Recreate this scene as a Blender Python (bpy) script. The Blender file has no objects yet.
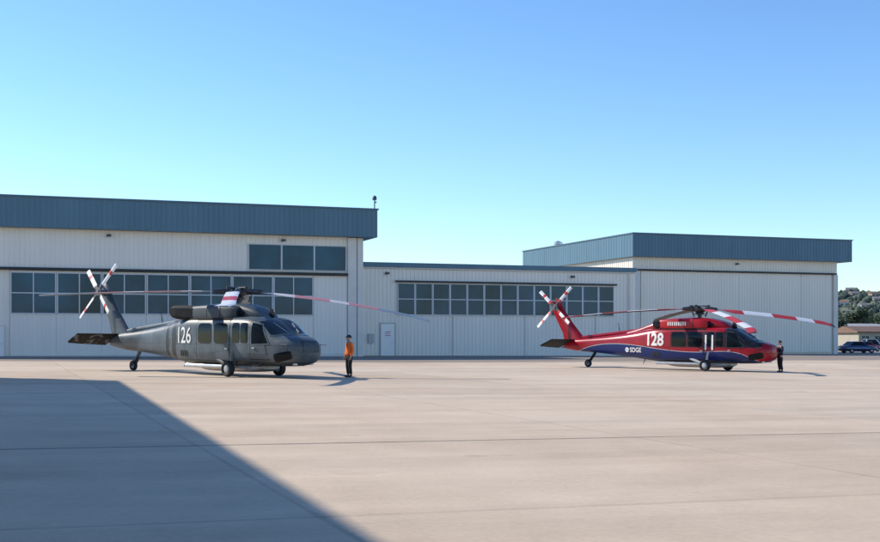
import bpy, bmesh, math, random
from mathutils import Vector, Matrix, noise
from mathutils.bvhtree import BVHTree
random.seed(7)
sc = bpy.context.scene
COL = sc.collection
R = math.radians
F_PX = 1200.0
EYE = 1.7
FA = R(20.0)                       # direction of the hangar fronts
SUN_EL = R(34)
SUN_AZ = Vector((-0.93, 0.37, 0)).normalized()

# ------------------------------------------------------------------ helpers
def cl(v, a, b): return max(a, min(b, v))
def sm(t):
    t = cl(t, 0, 1); return t*t*(3-2*t)
def gz(x, y):
    xa = cl(x, -60, 70)
    w = sm((y-78)/14)
    return -0.012*xa*(1-w) + (0.15-0.006*xa)*w

class MB:
    def __init__(s): s.v=[]; s.f=[]; s.m=[]
    def face(s, pts, mi=0):
        b=len(s.v); s.v+= [tuple(p) for p in pts]; s.f.append(tuple(range(b,b+len(pts)))); s.m.append(mi)
    def box(s, x0,x1,y0,y1,z0,z1, mi=0):
        b=len(s.v)
        s.v+=[(x0,y0,z0),(x1,y0,z0),(x1,y1,z0),(x0,y1,z0),(x0,y0,z1),(x1,y0,z1),(x1,y1,z1),(x0,y1,z1)]
        for q in ((0,3,2,1),(4,5,6,7),(0,1,5,4),(1,2,6,5),(2,3,7,6),(3,0,4,7)):
            s.f.append(tuple(b+i for i in q)); s.m.append(mi)
    def tube(s, p0, p1, r0, r1=None, n=10, mi=0):
        if r1 is None: r1=r0
        p0=Vector(p0); p1=Vector(p1); d=(p1-p0).normalized()
        a=d.orthogonal().normalized(); c=d.cross(a)
        b=len(s.v)
        for p,r in ((p0,r0),(p1,r1)):
            for i in range(n):
                t=2*math.pi*i/n; s.v.append(tuple(p+a*r*math.cos(t)+c*r*math.sin(t)))
        for i in range(n):
            j=(i+1)%n; s.f.append((b+i,b+j,b+n+j,b+n+i)); s.m.append(mi)
        s.f.append(tuple(b+i for i in reversed(range(n)))); s.m.append(mi)
        s.f.append(tuple(b+n+i for i in range(n))); s.m.append(mi)
    def path(s, pts, r, n=8, mi=0):
        for i in range(len(pts)-1):
            ra = r[i] if isinstance(r,(list,tuple)) else r
            rb = r[i+1] if isinstance(r,(list,tuple)) else r
            s.tube(pts[i],pts[i+1],ra,rb,n,mi)
    def loft(s, rings, mi=0, cap=True):
        b=len(s.v); n=len(rings[0])
        for rg in rings: s.v+=[tuple(p) for p in rg]
        for k in range(len(rings)-1):
            for i in range(n):
                j=(i+1)%n
                s.f.append((b+k*n+i,b+k*n+j,b+(k+1)*n+j,b+(k+1)*n+i)); s.m.append(mi)
        if cap:
            s.f.append(tuple(b+i for i in reversed(range(n)))); s.m.append(mi)
            e=b+(len(rings)-1)*n
            s.f.append(tuple(e+i for i in range(n))); s.m.append(mi)
    def lathe(s, c, prof, axis='y', n=20, mi=0):
        rings=[]
        for r,o in prof:
            rg=[]
            for i in range(n):
                t=2*math.pi*i/n; a,b=r*math.cos(t),r*math.sin(t)
                if axis=='y': rg.append((c[0]+a,c[1]+o,c[2]+b))
                elif axis=='z': rg.append((c[0]+a,c[1]+b,c[2]+o))
                else: rg.append((c[0]+o,c[1]+a,c[2]+b))
            rings.append(rg)
        s.loft(rings,mi)
    def add(s, verts, faces, mi=0):
        b=len(s.v); s.v+=[tuple(v) for v in verts]
        for f in faces: s.f.append(tuple(b+i for i in f)); s.m.append(mi)
    def build(s, name, mats, parent=None, smooth=False, ang=35):
        me=bpy.data.meshes.new(name); me.from_pydata(s.v,[],s.f)
        if not isinstance(mats,(list,tuple)): mats=[mats]
        for m in mats: me.materials.append(m)
        me.polygons.foreach_set('material_index', s.m)
        bm=bmesh.new(); bm.from_mesh(me)
        bmesh.ops.recalc_face_normals(bm, faces=bm.faces[:]); bm.to_mesh(me); bm.free()
        if smooth:
            me.polygons.foreach_set('use_smooth',[True]*len(me.polygons))
            me.set_sharp_from_angle(angle=R(ang))
        me.update()
        o=bpy.data.objects.new(name,me); COL.objects.link(o)
        if parent: o.parent=parent
        return o

def tag(o, label, cat, group=None, kind=None):
    if label: o['label']=label
    if cat: o['category']=cat
    if group: o['group']=group
    if kind: o['kind']=kind
    return o
def empty(name, loc, rz=0):
    o=bpy.data.objects.new(name,None); COL.objects.link(o); o.location=loc; o.rotation_euler=(0,0,rz)
    o.empty_display_size=0.5
    return o

# ------------------------------------------------------------------ materials
def N(nt, t, **k):
    n=nt.nodes.new(t)
    for a,b in k.items(): setattr(n,a,b)
    return n
def M(nt, op, a, b=None, c=None):
    n=nt.nodes.new('ShaderNodeMath'); n.operation=op
    for i,v in enumerate((a,b,c)):
        if v is None: continue
        if isinstance(v,(int,float)): n.inputs[i].default_value=v
        else: nt.links.new(v,n.inputs[i])
    return n.outputs[0]
def MIX(nt, fac, a, b, mode='MIX'):
    n=nt.nodes.new('ShaderNodeMix'); n.data_type='RGBA'; n.blend_type=mode
    for i,v in ((0,fac),(6,a),(7,b)):
        if isinstance(v,(int,float)): n.inputs[i].default_value=v
        elif isinstance(v,(tuple,list)): n.inputs[i].default_value=(v[0],v[1],v[2],1)
        else: nt.links.new(v,n.inputs[i])
    return n.outputs[2]
def base(name):
    m=bpy.data.materials.new(name); m.use_nodes=True; nt=m.node_tree
    return m,nt,nt.nodes['Principled BSDF']
def mat(name, col, rough=.6, metal=0., var=.12, nscale=1.5, bump=0., bscale=30., coat=0., stretch=None, spec=.5):
    m,nt,b=base(name)
    tc=N(nt,'ShaderNodeTexCoord'); src=tc.outputs['Object']
    if stretch:
        mp=N(nt,'ShaderNodeMapping'); mp.inputs['Scale'].default_value=stretch
        nt.links.new(src,mp.inputs[0]); src=mp.outputs[0]
    nz=N(nt,'ShaderNodeTexNoise'); nz.inputs['Scale'].default_value=nscale; nz.inputs['Detail'].default_value=5
    nt.links.new(src,nz.inputs['Vector'])
    mr=N(nt,'ShaderNodeMapRange'); nt.links.new(nz.outputs[0],mr.inputs[0])
    mr.inputs[1].default_value=.3; mr.inputs[2].default_value=.7
    lo=tuple(c*(1-var) for c in col); hi=tuple(min(1,c*(1+var)) for c in col)
    c=MIX(nt,mr.outputs[0],lo,hi)
    nt.links.new(c,b.inputs['Base Color'])
    b.inputs['Roughness'].default_value=rough; b.inputs['Metallic'].default_value=metal
    b.inputs['Specular IOR Level'].default_value=spec
    if coat: b.inputs['Coat Weight'].default_value=coat; b.inputs['Coat Roughness'].default_value=.15
    if bump:
        n2=N(nt,'ShaderNodeTexNoise'); n2.inputs['Scale'].default_value=bscale
        nt.links.new(tc.outputs['Object'],n2.inputs['Vector'])
        bp=N(nt,'ShaderNodeBump'); bp.inputs['Strength'].default_value=bump; bp.inputs['Distance'].default_value=.02
        nt.links.new(n2.outputs[0],bp.inputs['Height']); nt.links.new(bp.outputs[0],b.inputs['Normal'])
    return m

W_PANEL = mat('white_metal_panel',(.87,.80,.71),.5,0,.03,.5,stretch=(1.6,1,.12))
W_DOOR  = mat('door_panel_paint',(.84,.78,.70),.5,0,.03,.5,stretch=(1.6,1,.12))
W_CREAM = mat('cream_metal_panel',(.88,.79,.67),.5,0,.03,.4,stretch=(1.6,1,.12))
W_TRIM  = mat('pale_trim_metal',(.71,.67,.61),.5,0,.06,.8)
BLUE    = mat('blue_ribbed_metal',(.105,.195,.255),.45,0,.08,.5,stretch=(1.5,1.5,.2),spec=.3)
BLUECAP = mat('blue_cap_metal',(.07,.13,.175),.45,0,.06,.8)
RAIL    = mat('dark_track_metal',(.03,.032,.035),.6,0,.2,1)
GLASS   = mat('tinted_window_glass',(.020,.072,.112),.10,0,.6,.22,spec=.25)
FRAME   = mat('window_frame_metal',(.62,.64,.65),.45,0,.05,1)
ROOF    = mat('grey_roof_membrane',(.35,.35,.35),.8,0,.15,.4)
DOORW   = mat('white_door_paint',(.88,.85,.81),.4,0,.03,1)
SIGNW   = mat('white_sign_sheet',(.85,.85,.85),.5,0,.02,1)
SIGNR   = mat('red_sign_print',(.5,.05,.05),.5,0,.05,1)
DARK    = mat('dark_rubber',(.018,.018,.02),.75,0,.2,4)
BLACK   = mat('black_paint',(.014,.015,.018),.7,0,.2,2,spec=.2)
GUN     = mat('gunmetal',(.07,.073,.08),.45,.5,.2,5)
STEEL   = mat('brushed_steel',(.55,.56,.57),.35,.7,.1,4)
LGREY   = mat('light_grey_paint',(.45,.46,.47),.4,0,.12,2)
WHITE   = mat('white_paint',(.84,.82,.79),.4,0,.06,3)
REDP    = mat('red_blade_paint',(.58,.035,.03),.45,0,.1,3)
PINKP   = mat('faded_red_blade_paint',(.50,.20,.19),.5,0,.12,3)
PALEP   = mat('worn_white_blade_paint',(.62,.56,.54),.5,0,.10,3)
BDARK   = mat('blade_dark_grey',(.05,.053,.06),.55,0,.2,2,spec=.3)
BGREY   = mat('blade_pale_grey',(.19,.25,.31),.55,0,.15,2,spec=.3)
HGLASS  = mat('cabin_glass',(.007,.011,.015),.06,0,.3,2,spec=.16)
WGLASS  = mat('windshield_glass',(.008,.013,.018),.05,0,.3,2,spec=.6)
SEAM    = mat('dark_seam',(.02,.02,.022),.7,0,.1,2)  # plain dark colour of outlines, vents, louvres and bands
EXH     = mat('exhaust_soot',(.018,.019,.021),.7,0,.3,4,spec=.2)
LAMP    = mat('lamp_lens',(.7,.7,.68),.1,0,.03,2)
NAVR    = mat('red_lamp_lens',(.5,.03,.03),.2,0,.03,2)
SKIN    = mat('skin',(.46,.27,.19),.55,0,.06,8)
HAIR    = mat('dark_hair',(.025,.018,.014),.7,0,.2,30)
NAVY    = mat('navy_cloth',(.018,.022,.035),.85,0,.2,15,bump=.3,bscale=40)
BLKC    = mat('black_cloth',(.014,.014,.017),.85,0,.2,15,bump=.3,bscale=40)
BOOT    = mat('black_leather',(.015,.013,.012),.5,0,.2,10)
LOGOG   = mat('pale_blue_logo_paint',(.30,.50,.75),.4,0,.03,2)
ORANGE  = mat('orange_hi_vis_cloth',(1.0,.19,.025),.8,0,.10,9,bump=.3,bscale=30)

def panel_lines(nt,x,z):
    fx=M(nt,'FRACT',M(nt,'MULTIPLY',x,.95)); a=M(nt,'LESS_THAN',fx,.020)
    b=M(nt,'COMPARE',z,1.32,.010); c=M(nt,'COMPARE',z,2.30,.010)
    fx2=M(nt,'FRACT',M(nt,'MULTIPLY',M(nt,'ADD',x,z),.42)); d=M(nt,'MULTIPLY',M(nt,'LESS_THAN',fx2,.008),M(nt,'LESS_THAN',x,-3.0))
    return M(nt,'MAXIMUM',M(nt,'MAXIMUM',a,b),M(nt,'MAXIMUM',c,d))
def paint_grey():
    m,nt,b=base('grey_green_helicopter_paint')
    tc=N(nt,'ShaderNodeTexCoord'); sp=N(nt,'ShaderNodeSeparateXYZ'); nt.links.new(tc.outputs['Object'],sp.inputs[0])
    nz=N(nt,'ShaderNodeTexNoise'); nz.inputs['Scale'].default_value=1.1; nz.inputs['Detail'].default_value=8; nz.inputs['Roughness'].default_value=.65
    nt.links.new(tc.outputs['Object'],nz.inputs[0])
    mr=N(nt,'ShaderNodeMapRange'); nt.links.new(nz.outputs[0],mr.inputs[0]); mr.inputs[1].default_value=.35; mr.inputs[2].default_value=.65
    c=MIX(nt,mr.outputs[0],(.060,.082,.098),(.118,.148,.172))
    # replaced panels in slightly different shades
    vx=N(nt,'ShaderNodeCombineXYZ'); nt.links.new(M(nt,'FLOOR',M(nt,'MULTIPLY',sp.outputs['X'],.95)),vx.inputs[0]); nt.links.new(M(nt,'FLOOR',M(nt,'MULTIPLY',sp.outputs['Z'],1.02)),vx.inputs[1])
    wn=N(nt,'ShaderNodeTexWhiteNoise'); nt.links.new(vx.outputs[0],wn.inputs[0])
    pv=N(nt,'ShaderNodeMapRange'); nt.links.new(wn.outputs[0],pv.inputs[0]); pv.inputs[3].default_value=.78; pv.inputs[4].default_value=1.18
    cc=N(nt,'ShaderNodeCombineXYZ')
    for i in range(3): nt.links.new(pv.outputs[0],cc.inputs[i])
    c=MIX(nt,1.0,c,cc.outputs[0],'MULTIPLY')
    # dark patches aft of the cabin and dark upright bands behind the number
    n2=N(nt,'ShaderNodeTexNoise'); n2.inputs['Scale'].default_value=.75; n2.inputs['Detail'].default_value=2
    nt.links.new(tc.outputs['Object'],n2.inputs[0])
    pt=M(nt,'MULTIPLY',M(nt,'GREATER_THAN',n2.outputs[0],.55),M(nt,'LESS_THAN',sp.outputs['X'],-1.42))
    c=MIX(nt,M(nt,'MULTIPLY',pt,.6),c,(.028,.036,.041))
    band=M(nt,'MAXIMUM',M(nt,'COMPARE',sp.outputs['X'],-3.20,.20),M(nt,'COMPARE',sp.outputs['X'],-3.85,.14))
    c=MIX(nt,band,c,(.017,.021,.025))
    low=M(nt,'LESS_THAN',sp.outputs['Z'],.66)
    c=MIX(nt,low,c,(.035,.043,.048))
    c=MIX(nt,M(nt,'MULTIPLY',panel_lines(nt,sp.outputs['X'],sp.outputs['Z']),.6),c,(.02,.025,.026))
    nt.links.new(c,b.inputs['Base Color']); b.inputs['Roughness'].default_value=.42
    b.inputs['Specular IOR Level'].default_value=.4
    return m
def paint_red():
    m,nt,b=base('red_blue_helicopter_paint')
    tc=N(nt,'ShaderNodeTexCoord'); sp=N(nt,'ShaderNodeSeparateXYZ'); nt.links.new(tc.outputs['Object'],sp.inputs[0])
    x=sp.outputs['X']; z=sp.outputs['Z']
    mr=N(nt,'ShaderNodeMapRange'); nt.links.new(x,mr.inputs[0]); mr.inputs[1].default_value=-11; mr.inputs[2].default_value=5
    cr=N(nt,'ShaderNodeValToRGB'); nt.links.new(mr.outputs[0],cr.inputs[0]); cr.color_ramp.interpolation='B_SPLINE'
    pts=[(-11,.3),(-9.2,.6),(-7.4,1.36),(-5.4,1.54),(-3.4,1.38),(-1.5,1.14),(.5,1.02),(2.0,1.18),(3.2,1.08),(4.1,.55),(4.7,.3)]
    el=cr.color_ramp.elements
    while len(el)<len(pts): el.new(.5)
    for i,(px,pz) in enumerate(pts):
        el[i].position=(px+11)/16
        el[i].color=(pz/3,pz/3,pz/3,1)
    thr=M(nt,'MULTIPLY',cr.outputs[0],3.0)
    blue=M(nt,'LESS_THAN',z,thr)
    d=M(nt,'ABSOLUTE',M(nt,'SUBTRACT',z,thr))
    edge=M(nt,'LESS_THAN',d,.016)
    nz=N(nt,'ShaderNodeTexNoise'); nz.inputs['Scale'].default_value=1.2; nz.inputs['Detail'].default_value=5
    nt.links.new(tc.outputs['Object'],nz.inputs[0])
    red=MIX(nt,nz.outputs[0],(.26,.004,.013),(.40,.009,.022))
    blu=MIX(nt,nz.outputs[0],(.008,.018,.10),(.014,.03,.15))
    c=MIX(nt,blue,red,blu)
    c=MIX(nt,edge,c,(.5,.5,.52))
    # black surround of the cabin and cockpit glazing
    ck=M(nt,'MULTIPLY',M(nt,'GREATER_THAN',x,2.18),M(nt,'MULTIPLY',M(nt,'GREATER_THAN',z,1.36),M(nt,'LESS_THAN',x,4.25)))
    cb=M(nt,'MULTIPLY',M(nt,'COMPARE',z,1.79,.45),M(nt,'COMPARE',x,.5,1.72))
    c=MIX(nt,M(nt,'MAXIMUM',ck,M(nt,'MULTIPLY',cb,.85)),c,(.014,.014,.017))
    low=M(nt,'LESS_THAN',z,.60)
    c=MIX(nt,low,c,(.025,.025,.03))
    c=MIX(nt,M(nt,'MULTIPLY',panel_lines(nt,x,z),.5),c,(.03,.01,.015))
    nt.links.new(c,b.inputs['Base Color']); b.inputs['Roughness'].default_value=.28
    b.inputs['Specular IOR Level'].default_value=.3
    b.inputs['Coat Weight'].default_value=.15; b.inputs['Coat Roughness'].default_value=.08
    return m
P_GREY=paint_grey(); P_RED=paint_red()
P_COWL=mat('red_cowling_paint',(.42,.010,.018),.28,0,.15,1.5,spec=.35)

def concrete():
    m,nt,b=base('apron_concrete')
    g=N(nt,'ShaderNodeNewGeometry'); sp=N(nt,'ShaderNodeSeparateXYZ'); nt.links.new(g.outputs['Position'],sp.inputs[0])
    x,y=sp.outputs['X'],sp.outputs['Y']
    ca,sa=math.cos(FA),math.sin(FA)
    mm=M(nt,'ADD',M(nt,'MULTIPLY',x,ca),M(nt,'MULTIPLY',y,sa))
    nn=M(nt,'SUBTRACT',M(nt,'MULTIPLY',y,ca),M(nt,'MULTIPLY',x,sa))
    P=7.6
    ms=M(nt,'DIVIDE',M(nt,'SUBTRACT',mm,2.8),P); ns=M(nt,'DIVIDE',M(nt,'SUBTRACT',nn,18.6),P)
    def dist(q): return M(nt,'MULTIPLY',M(nt,'ABSOLUTE',M(nt,'SUBTRACT',M(nt,'FRACT',M(nt,'ADD',q,.5)),.5)),P)
    wob=N(nt,'ShaderNodeTexNoise'); wob.inputs['Scale'].default_value=2.5; nt.links.new(g.outputs['Position'],wob.inputs[0])
    wo=M(nt,'MULTIPLY',M(nt,'SUBTRACT',wob.outputs[0],.5),.05)
    def line(dd,w,soft):
        mr=N(nt,'ShaderNodeMapRange'); mr.interpolation_type='SMOOTHSTEP'
        nt.links.new(M(nt,'ADD',dd,wo),mr.inputs[0]); mr.inputs[1].default_value=w; mr.inputs[2].default_value=w+soft
        mr.inputs[3].default_value=1; mr.inputs[4].default_value=0
        return mr.outputs[0]
    jm=line(dist(ms),.005,.05); jn=line(dist(ns),.01,.07)
    strong=line(M(nt,'ABSOLUTE',M(nt,'SUBTRACT',nn,18.6)),.03,.09)
    cb=N(nt,'ShaderNodeCombineXYZ'); nt.links.new(M(nt,'FLOOR',ms),cb.inputs[0]); nt.links.new(M(nt,'FLOOR',ns),cb.inputs[1])
    wn=N(nt,'ShaderNodeTexWhiteNoise'); nt.links.new(cb.outputs[0],wn.inputs[0])
    def nz(scale,det=6,vec=None,rough=.55):
        n=N(nt,'ShaderNodeTexNoise'); n.inputs['Scale'].default_value=scale; n.inputs['Detail'].default_value=det
        n.inputs['Roughness'].default_value=rough
        nt.links.new(vec or g.outputs['Position'],n.inputs[0]); return n.outputs[0]
    st=N(nt,'ShaderNodeCombineXYZ'); nt.links.new(M(nt,'MULTIPLY',mm,.06),st.inputs[0]); nt.links.new(M(nt,'MULTIPLY',nn,.55),st.inputs[1])
    big=nz(.11); med=nz(.9); fine=nz(14,4); streak=nz(1.0,6,st.outputs[0]); brk=nz(.35,4)
    def rng(v,a,b2,lo,hi):
        mr=N(nt,'ShaderNodeMapRange'); nt.links.new(v,mr.inputs[0])
        for i,k in ((1,a),(2,b2),(3,lo),(4,hi)): mr.inputs[i].default_value=k
        return mr.outputs[0]
    t=M(nt,'ADD',rng(big,.3,.7,-.10,.10),rng(med,.3,.7,-.05,.05))
    t=M(nt,'ADD',t,rng(fine,.25,.75,-.07,.07)); t=M(nt,'ADD',t,rng(streak,.3,.7,-.13,.10))
    t=M(nt,'ADD',t,rng(wn.outputs[0],0,1,-.06,.06))
    k=M(nt,'ADD',1.0,t)
    cc=N(nt,'ShaderNodeCombineXYZ')
    for i in range(3): nt.links.new(k,cc.inputs[i])
    hue=MIX(nt,rng(big,.35,.65,0,1),(.655,.508,.368),(.63,.512,.385))
    c=MIX(nt,1.0,hue,cc.outputs[0],'MULTIPLY')
    spot=rng(nz(.45,3),.66,.74,0,.35)
    c=MIX(nt,spot,c,(.17,.15,.135))
    bk=rng(brk,.3,.7,.25,1.0)
    c=MIX(nt,M(nt,'MULTIPLY',M(nt,'MULTIPLY',jm,.40),bk),c,(.15,.13,.11)); c=MIX(nt,M(nt,'MULTIPLY',M(nt,'MULTIPLY',jn,.32),bk),c,(.15,.13,.11))
    c=MIX(nt,M(nt,'MULTIPLY',M(nt,'MULTIPLY',strong,.70),rng(brk,.3,.7,.6,1.0)),c,(.14,.12,.105))
    # shade painted along the hangar fronts, widening the shadow they cast
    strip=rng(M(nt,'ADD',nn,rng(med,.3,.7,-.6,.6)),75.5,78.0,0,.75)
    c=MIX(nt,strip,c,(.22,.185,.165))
    far=rng(y,175,230,0,1)
    c=MIX(nt,far,c,(.20,.17,.11))
    nt.links.new(c,b.inputs['Base Color']); b.inputs['Roughness'].default_value=.9
    b.inputs['Specular IOR Level'].default_value=.12
    bp=N(nt,'ShaderNodeBump'); bp.inputs['Strength'].default_value=.25; bp.inputs['Distance'].default_value=.01
    nt.links.new(fine,bp.inputs['Height']); nt.links.new(bp.outputs[0],b.inputs['Normal'])
    return m

# ------------------------------------------------------------------ world, sun, camera
w=bpy.data.worlds.new('World'); sc.world=w; w.use_nodes=True; nt=w.node_tree
sky=nt.nodes.new('ShaderNodeTexSky'); sky.sky_type='NISHITA'; sky.sun_disc=False
sky.sun_elevation=SUN_EL; sky.sun_rotation=math.atan2(SUN_AZ.x,SUN_AZ.y)
sky.air_density=1.0; sky.dust_density=.1; sky.ozone_density=1.3; sky.altitude=100
bg=nt.nodes['Background']; bg.inputs[1].default_value=.15
hs=nt.nodes.new('ShaderNodeHueSaturation'); hs.inputs['Saturation'].default_value=1.08; hs.inputs['Value'].default_value=1.16
nt.links.new(sky.outputs[0],hs.inputs['Color'])
gm=nt.nodes.new('ShaderNodeGamma'); gm.inputs[1].default_value=1.12; nt.links.new(hs.outputs[0],gm.inputs[0])
tint=MIX(nt,1.0,gm.outputs[0],(.65,.78,.93),'MULTIPLY')
nt.links.new(tint,bg.inputs[0])
S3=(SUN_AZ*math.cos(SUN_EL)+Vector((0,0,math.sin(SUN_EL)))).normalized()
ld=bpy.data.lights.new('sun','SUN'); ld.energy=5.0; ld.angle=R(.53); ld.color=(1,.92,.79)
lo=bpy.data.objects.new('sun',ld); COL.objects.link(lo); lo.rotation_euler=(-S3).to_track_quat('-Z','Y').to_euler(); lo.location=(-40,10,60)
cd=bpy.data.cameras.new('camera'); cam=bpy.data.objects.new('camera',cd); COL.objects.link(cam)
cam.location=(0,0,EYE); cam.rotation_euler=(R(90),0,0)
cd.sensor_width=36; cd.lens=36*F_PX/880; cd.shift_y=67/880; cd.clip_end=12000; cd.clip_start=.1
sc.camera=cam
sc.view_settings.view_transform='Standard'; sc.view_settings.look='None'; sc.view_settings.exposure=0; sc.view_settings.gamma=1

# ------------------------------------------------------------------ ground
xs=[-4000,-1500,-500,-200,-100]+list(range(-60,71,2))+[100,200,500,1500,5000]
ys=[-600,-200,-80,-40]+list(range(-20,78,4))+list(range(78,93,1))+[96,110,130,180,230,400,800,2000,6000,9000]
mb=MB()
for yv in ys:
    for xv in xs: mb.v.append((xv,yv,gz(xv,yv)))
nx=len(xs)
for j in range(len(ys)-1):
    for i in range(nx-1):
        mb.f.append((j*nx+i,j*nx+i+1,(j+1)*nx+i+1,(j+1)*nx+i)); mb.m.append(0)
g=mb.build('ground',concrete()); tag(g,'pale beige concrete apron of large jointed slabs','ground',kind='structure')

# ------------------------------------------------------------------ hangars
def rib(mb, p0, p1, z0, z1, pitch=.6, depth=.04, mi=0, wide=.16):
    p0=Vector((p0[0],p0[1])); p1=Vector((p1[0],p1[1])); L=(p1-p0).length; d=(p1-p0)/L
    out=Vector((d.y,-d.x))
    pts=[]; n=max(1,round(L/pitch)); p=L/n
    for i in range(n):
        a=i*p
        for q,h in ((0,0),(p*(1-wide)-p*.06,0),(p*(1-wide),depth),(p*.94,depth)): pts.append((a+q,h))
    pts.append((L,0))
    b=len(mb.v)
    for a,h in pts:
        q=p0+d*a+out*h
        mb.v.append((q.x,q.y,z0)); mb.v.append((q.x,q.y,z1))
    for i in range(len(pts)-1):
        mb.f.append((b+2*i,b+2*i+2,b+2*i+3,b+2*i+1)); mb.m.append(mi)

def window(parent, t0,t1,z0,z1,y,rows=2,cols=1,fr=.06,name='window'):
    m=MB()
    m.box(t0+fr*.5,t1-fr*.5,y-.03,y-.005,z0+fr*.5,z1-fr*.5,1)
    for a in (t0,t1-fr): m.box(a,a+fr,y-.09,y,z0,z1,0)
    for a in (z0,z1-fr): m.box(t0+fr,t1-fr,y-.088,y,a,a+fr,0)
    for r in range(1,rows):
        zz=z0+(z1-z0)*r/rows; m.box(t0+fr,t1-fr,y-.075,y,zz-fr*.5,zz+fr*.5,0)
    for c in range(1,cols):
        tt=t0+(t1-t0)*c/cols; m.box(tt-fr*.5,tt+fr*.5,y-.082,y,z0+fr,z1-fr,0)
    return m.build(name,[FRAME,GLASS],parent)

def fascia(parent, T0,T1,Y0,Y1,z0,z1,name='fascia'):
    m=MB()
    rib(m,(T0,Y0),(T1,Y0),z0,z1-.12,.40,.035,0,.25); rib(m,(T1,Y0),(T1,Y1),z0,z1-.12,.40,.035,0,.25)
    rib(m,(T1,Y1),(T0,Y1),z0,z1-.12,.40,.035,0,.25); rib(m,(T0,Y1),(T0,Y0),z0,z1-.12,.60,.022,0,.16)
    m.face([(T0,Y0,z0),(T1,Y0,z0),(T1,Y1,z0),(T0,Y1,z0)],0)
    f=m.build(name,BLUE,parent)
    c=MB(); e=.09
    c.box(T0-e,T1+e,Y0-e,Y0+.25,z1-.12,z1,0); c.box(T0-e,T1+e,Y1-.25,Y1+e,z1-.12,z1,0)
    c.box(T0-e,T0+.25,Y0+.25,Y1-.25,z1-.121,z1-.001,0); c.box(T1-.25,T1+e,Y0+.25,Y1-.25,z1-.121,z1-.001,0)
    c.build('coping',BLUECAP,f)
    r=MB(); r.box(T0+.26,T1-.26,Y0+.26,Y1-.26,z1-.7,z1-.6,0); r.build('roof',ROOF,parent)
    return f

def man_door(parent,t0,t1,z1,y,sign=False):
    m=MB(); m.box(t0,t1,y-.05,y,-.0,z1,0)
    d=m.build('door',DOORW,parent)
    m=MB(); m.box(t0-.09,t0-.004,y-.09,y,0,z1+.09,0); m.box(t1+.004,t1+.09,y-.09,y,0,z1+.09,0); m.box(t0-.004,t1+.004,y-.09,y,z1+.004,z1+.09,0)
    m.build('door_frame',LGREY if sign else W_TRIM,d)
    m=MB(); m.tube((t1-.16,y-.05,1.05),(t1-.16,y-.12,1.05),.03,n=8); m.tube((t1-.16,y-.12,1.05),(t1-.30,y-.12,1.05),.018,n=8)
    m.build('door_handle',STEEL,d)
    if sign:
        m=MB(); m.box(t0+.28,t1-.28,y-.062,y-.051,1.55,2.15,0)
        for k in range(3): m.box(t0+.36,t1-.36-.1*(k%2),y-.066,y-.063,2.02-k*.15,2.07-k*.15,1)
        m.build('notice',[SIGNW,SIGNR],d)
    return d
def wall_lamp(parent,t,z,y):
    m=MB(); m.box(t-.15,t+.15,y-.28,y,z,z+.2,0); m.box(t-.12,t+.12,y-.26,y-.03,z-.03,z-.002,1)
    m.build('wall_lamp',[GUN,LAMP],parent)

# --- left hangar
C1=(-6.48,98.4)
h1=empty('hangar',(C1[0],C1[1],gz(*C1)+.02),FA)
tag(h1,'large hangar with blue roof band and long tinted window rows behind the grey helicopter','hangar')
TL=-52; m=MB()
rib(m,(TL,0),(0,0),-.6,9.75,.36,.035); rib(m,(0,0),(0,32),-.6,9.75,.46,.035); rib(m,(0,32),(TL,32),-.6,9.75); rib(m,(TL,32),(TL,0),-.6,9.75)
m.build('wall',W_PANEL,h1)
f1=fascia(h1,TL-1.3,1.12,-.95,33,9.7,12.05)
cw=23.07/14
for k in range(7):
    a=-27.1+k*2*cw; b=a+2*cw
    m=MB(); m.box(a+.006,b-.006,-.13,-.05,.03,6.52)
    rib(m,(a+.02,-.131),(b-.02,-.131),.05,3.2,.33,.03)
    lf=m.build('door_leaf',W_DOOR,h1)
    window(lf,a+.03,b-.03,3.28,6.42,-.135,2,2,.08)
m=MB(); m.box(-4.0,-1.22,-.12,-.05,.03,6.52); rib(m,(-3.98,-.121),(-1.24,-.121),.05,6.5,.33,.03)
m.build('door_leaf',W_DOOR,h1)
m=MB(); m.box(TL+2,-1.2,-.42,-.03,6.55,6.76,0); m.box(TL+2,-1.2,-.46,-.425,6.61,6.70,0)
m.build('door_track',RAIL,h1)
for k in range(3):
    a=-9.31+k*2.68; window(h1,a+.005,a+2.675,6.9,8.98,-.04,1,1,.06)
m=MB(); m.box(-1.16,-.42,-.20,-.04,-.6,9.66,0); m.build('corner_trim',W_TRIM,h1)
m=MB(); m.box(-.36,.12,-.24,-.045,-.6,9.64,0); m.build('corner_trim',W_TRIM,h1)
man_door(h1,-28.6,-27.5,2.35,-.04)
m=MB(); m.box(-27.2,-1.2,-.24,-.19,.0,.22); m.build('kick_plate',W_TRIM,h1)
m=MB(); m.tube((.95,-.7,11.95),(.95,-.7,12.75),.05,n=8); m.lathe((.95,-.7,12.75),[(.02,0),(.17,.02),(.19,.16),(.15,.30),(.05,.38)],'z',12)
m.tube((.95,-.7,12.6),(.95,-1.05,12.55),.05,.07,8)
m.build('roof_camera',GUN,h1,True)
for t in (-33,-20,-6.5): wall_lamp(h1,t,9.2,-.04)

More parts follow.
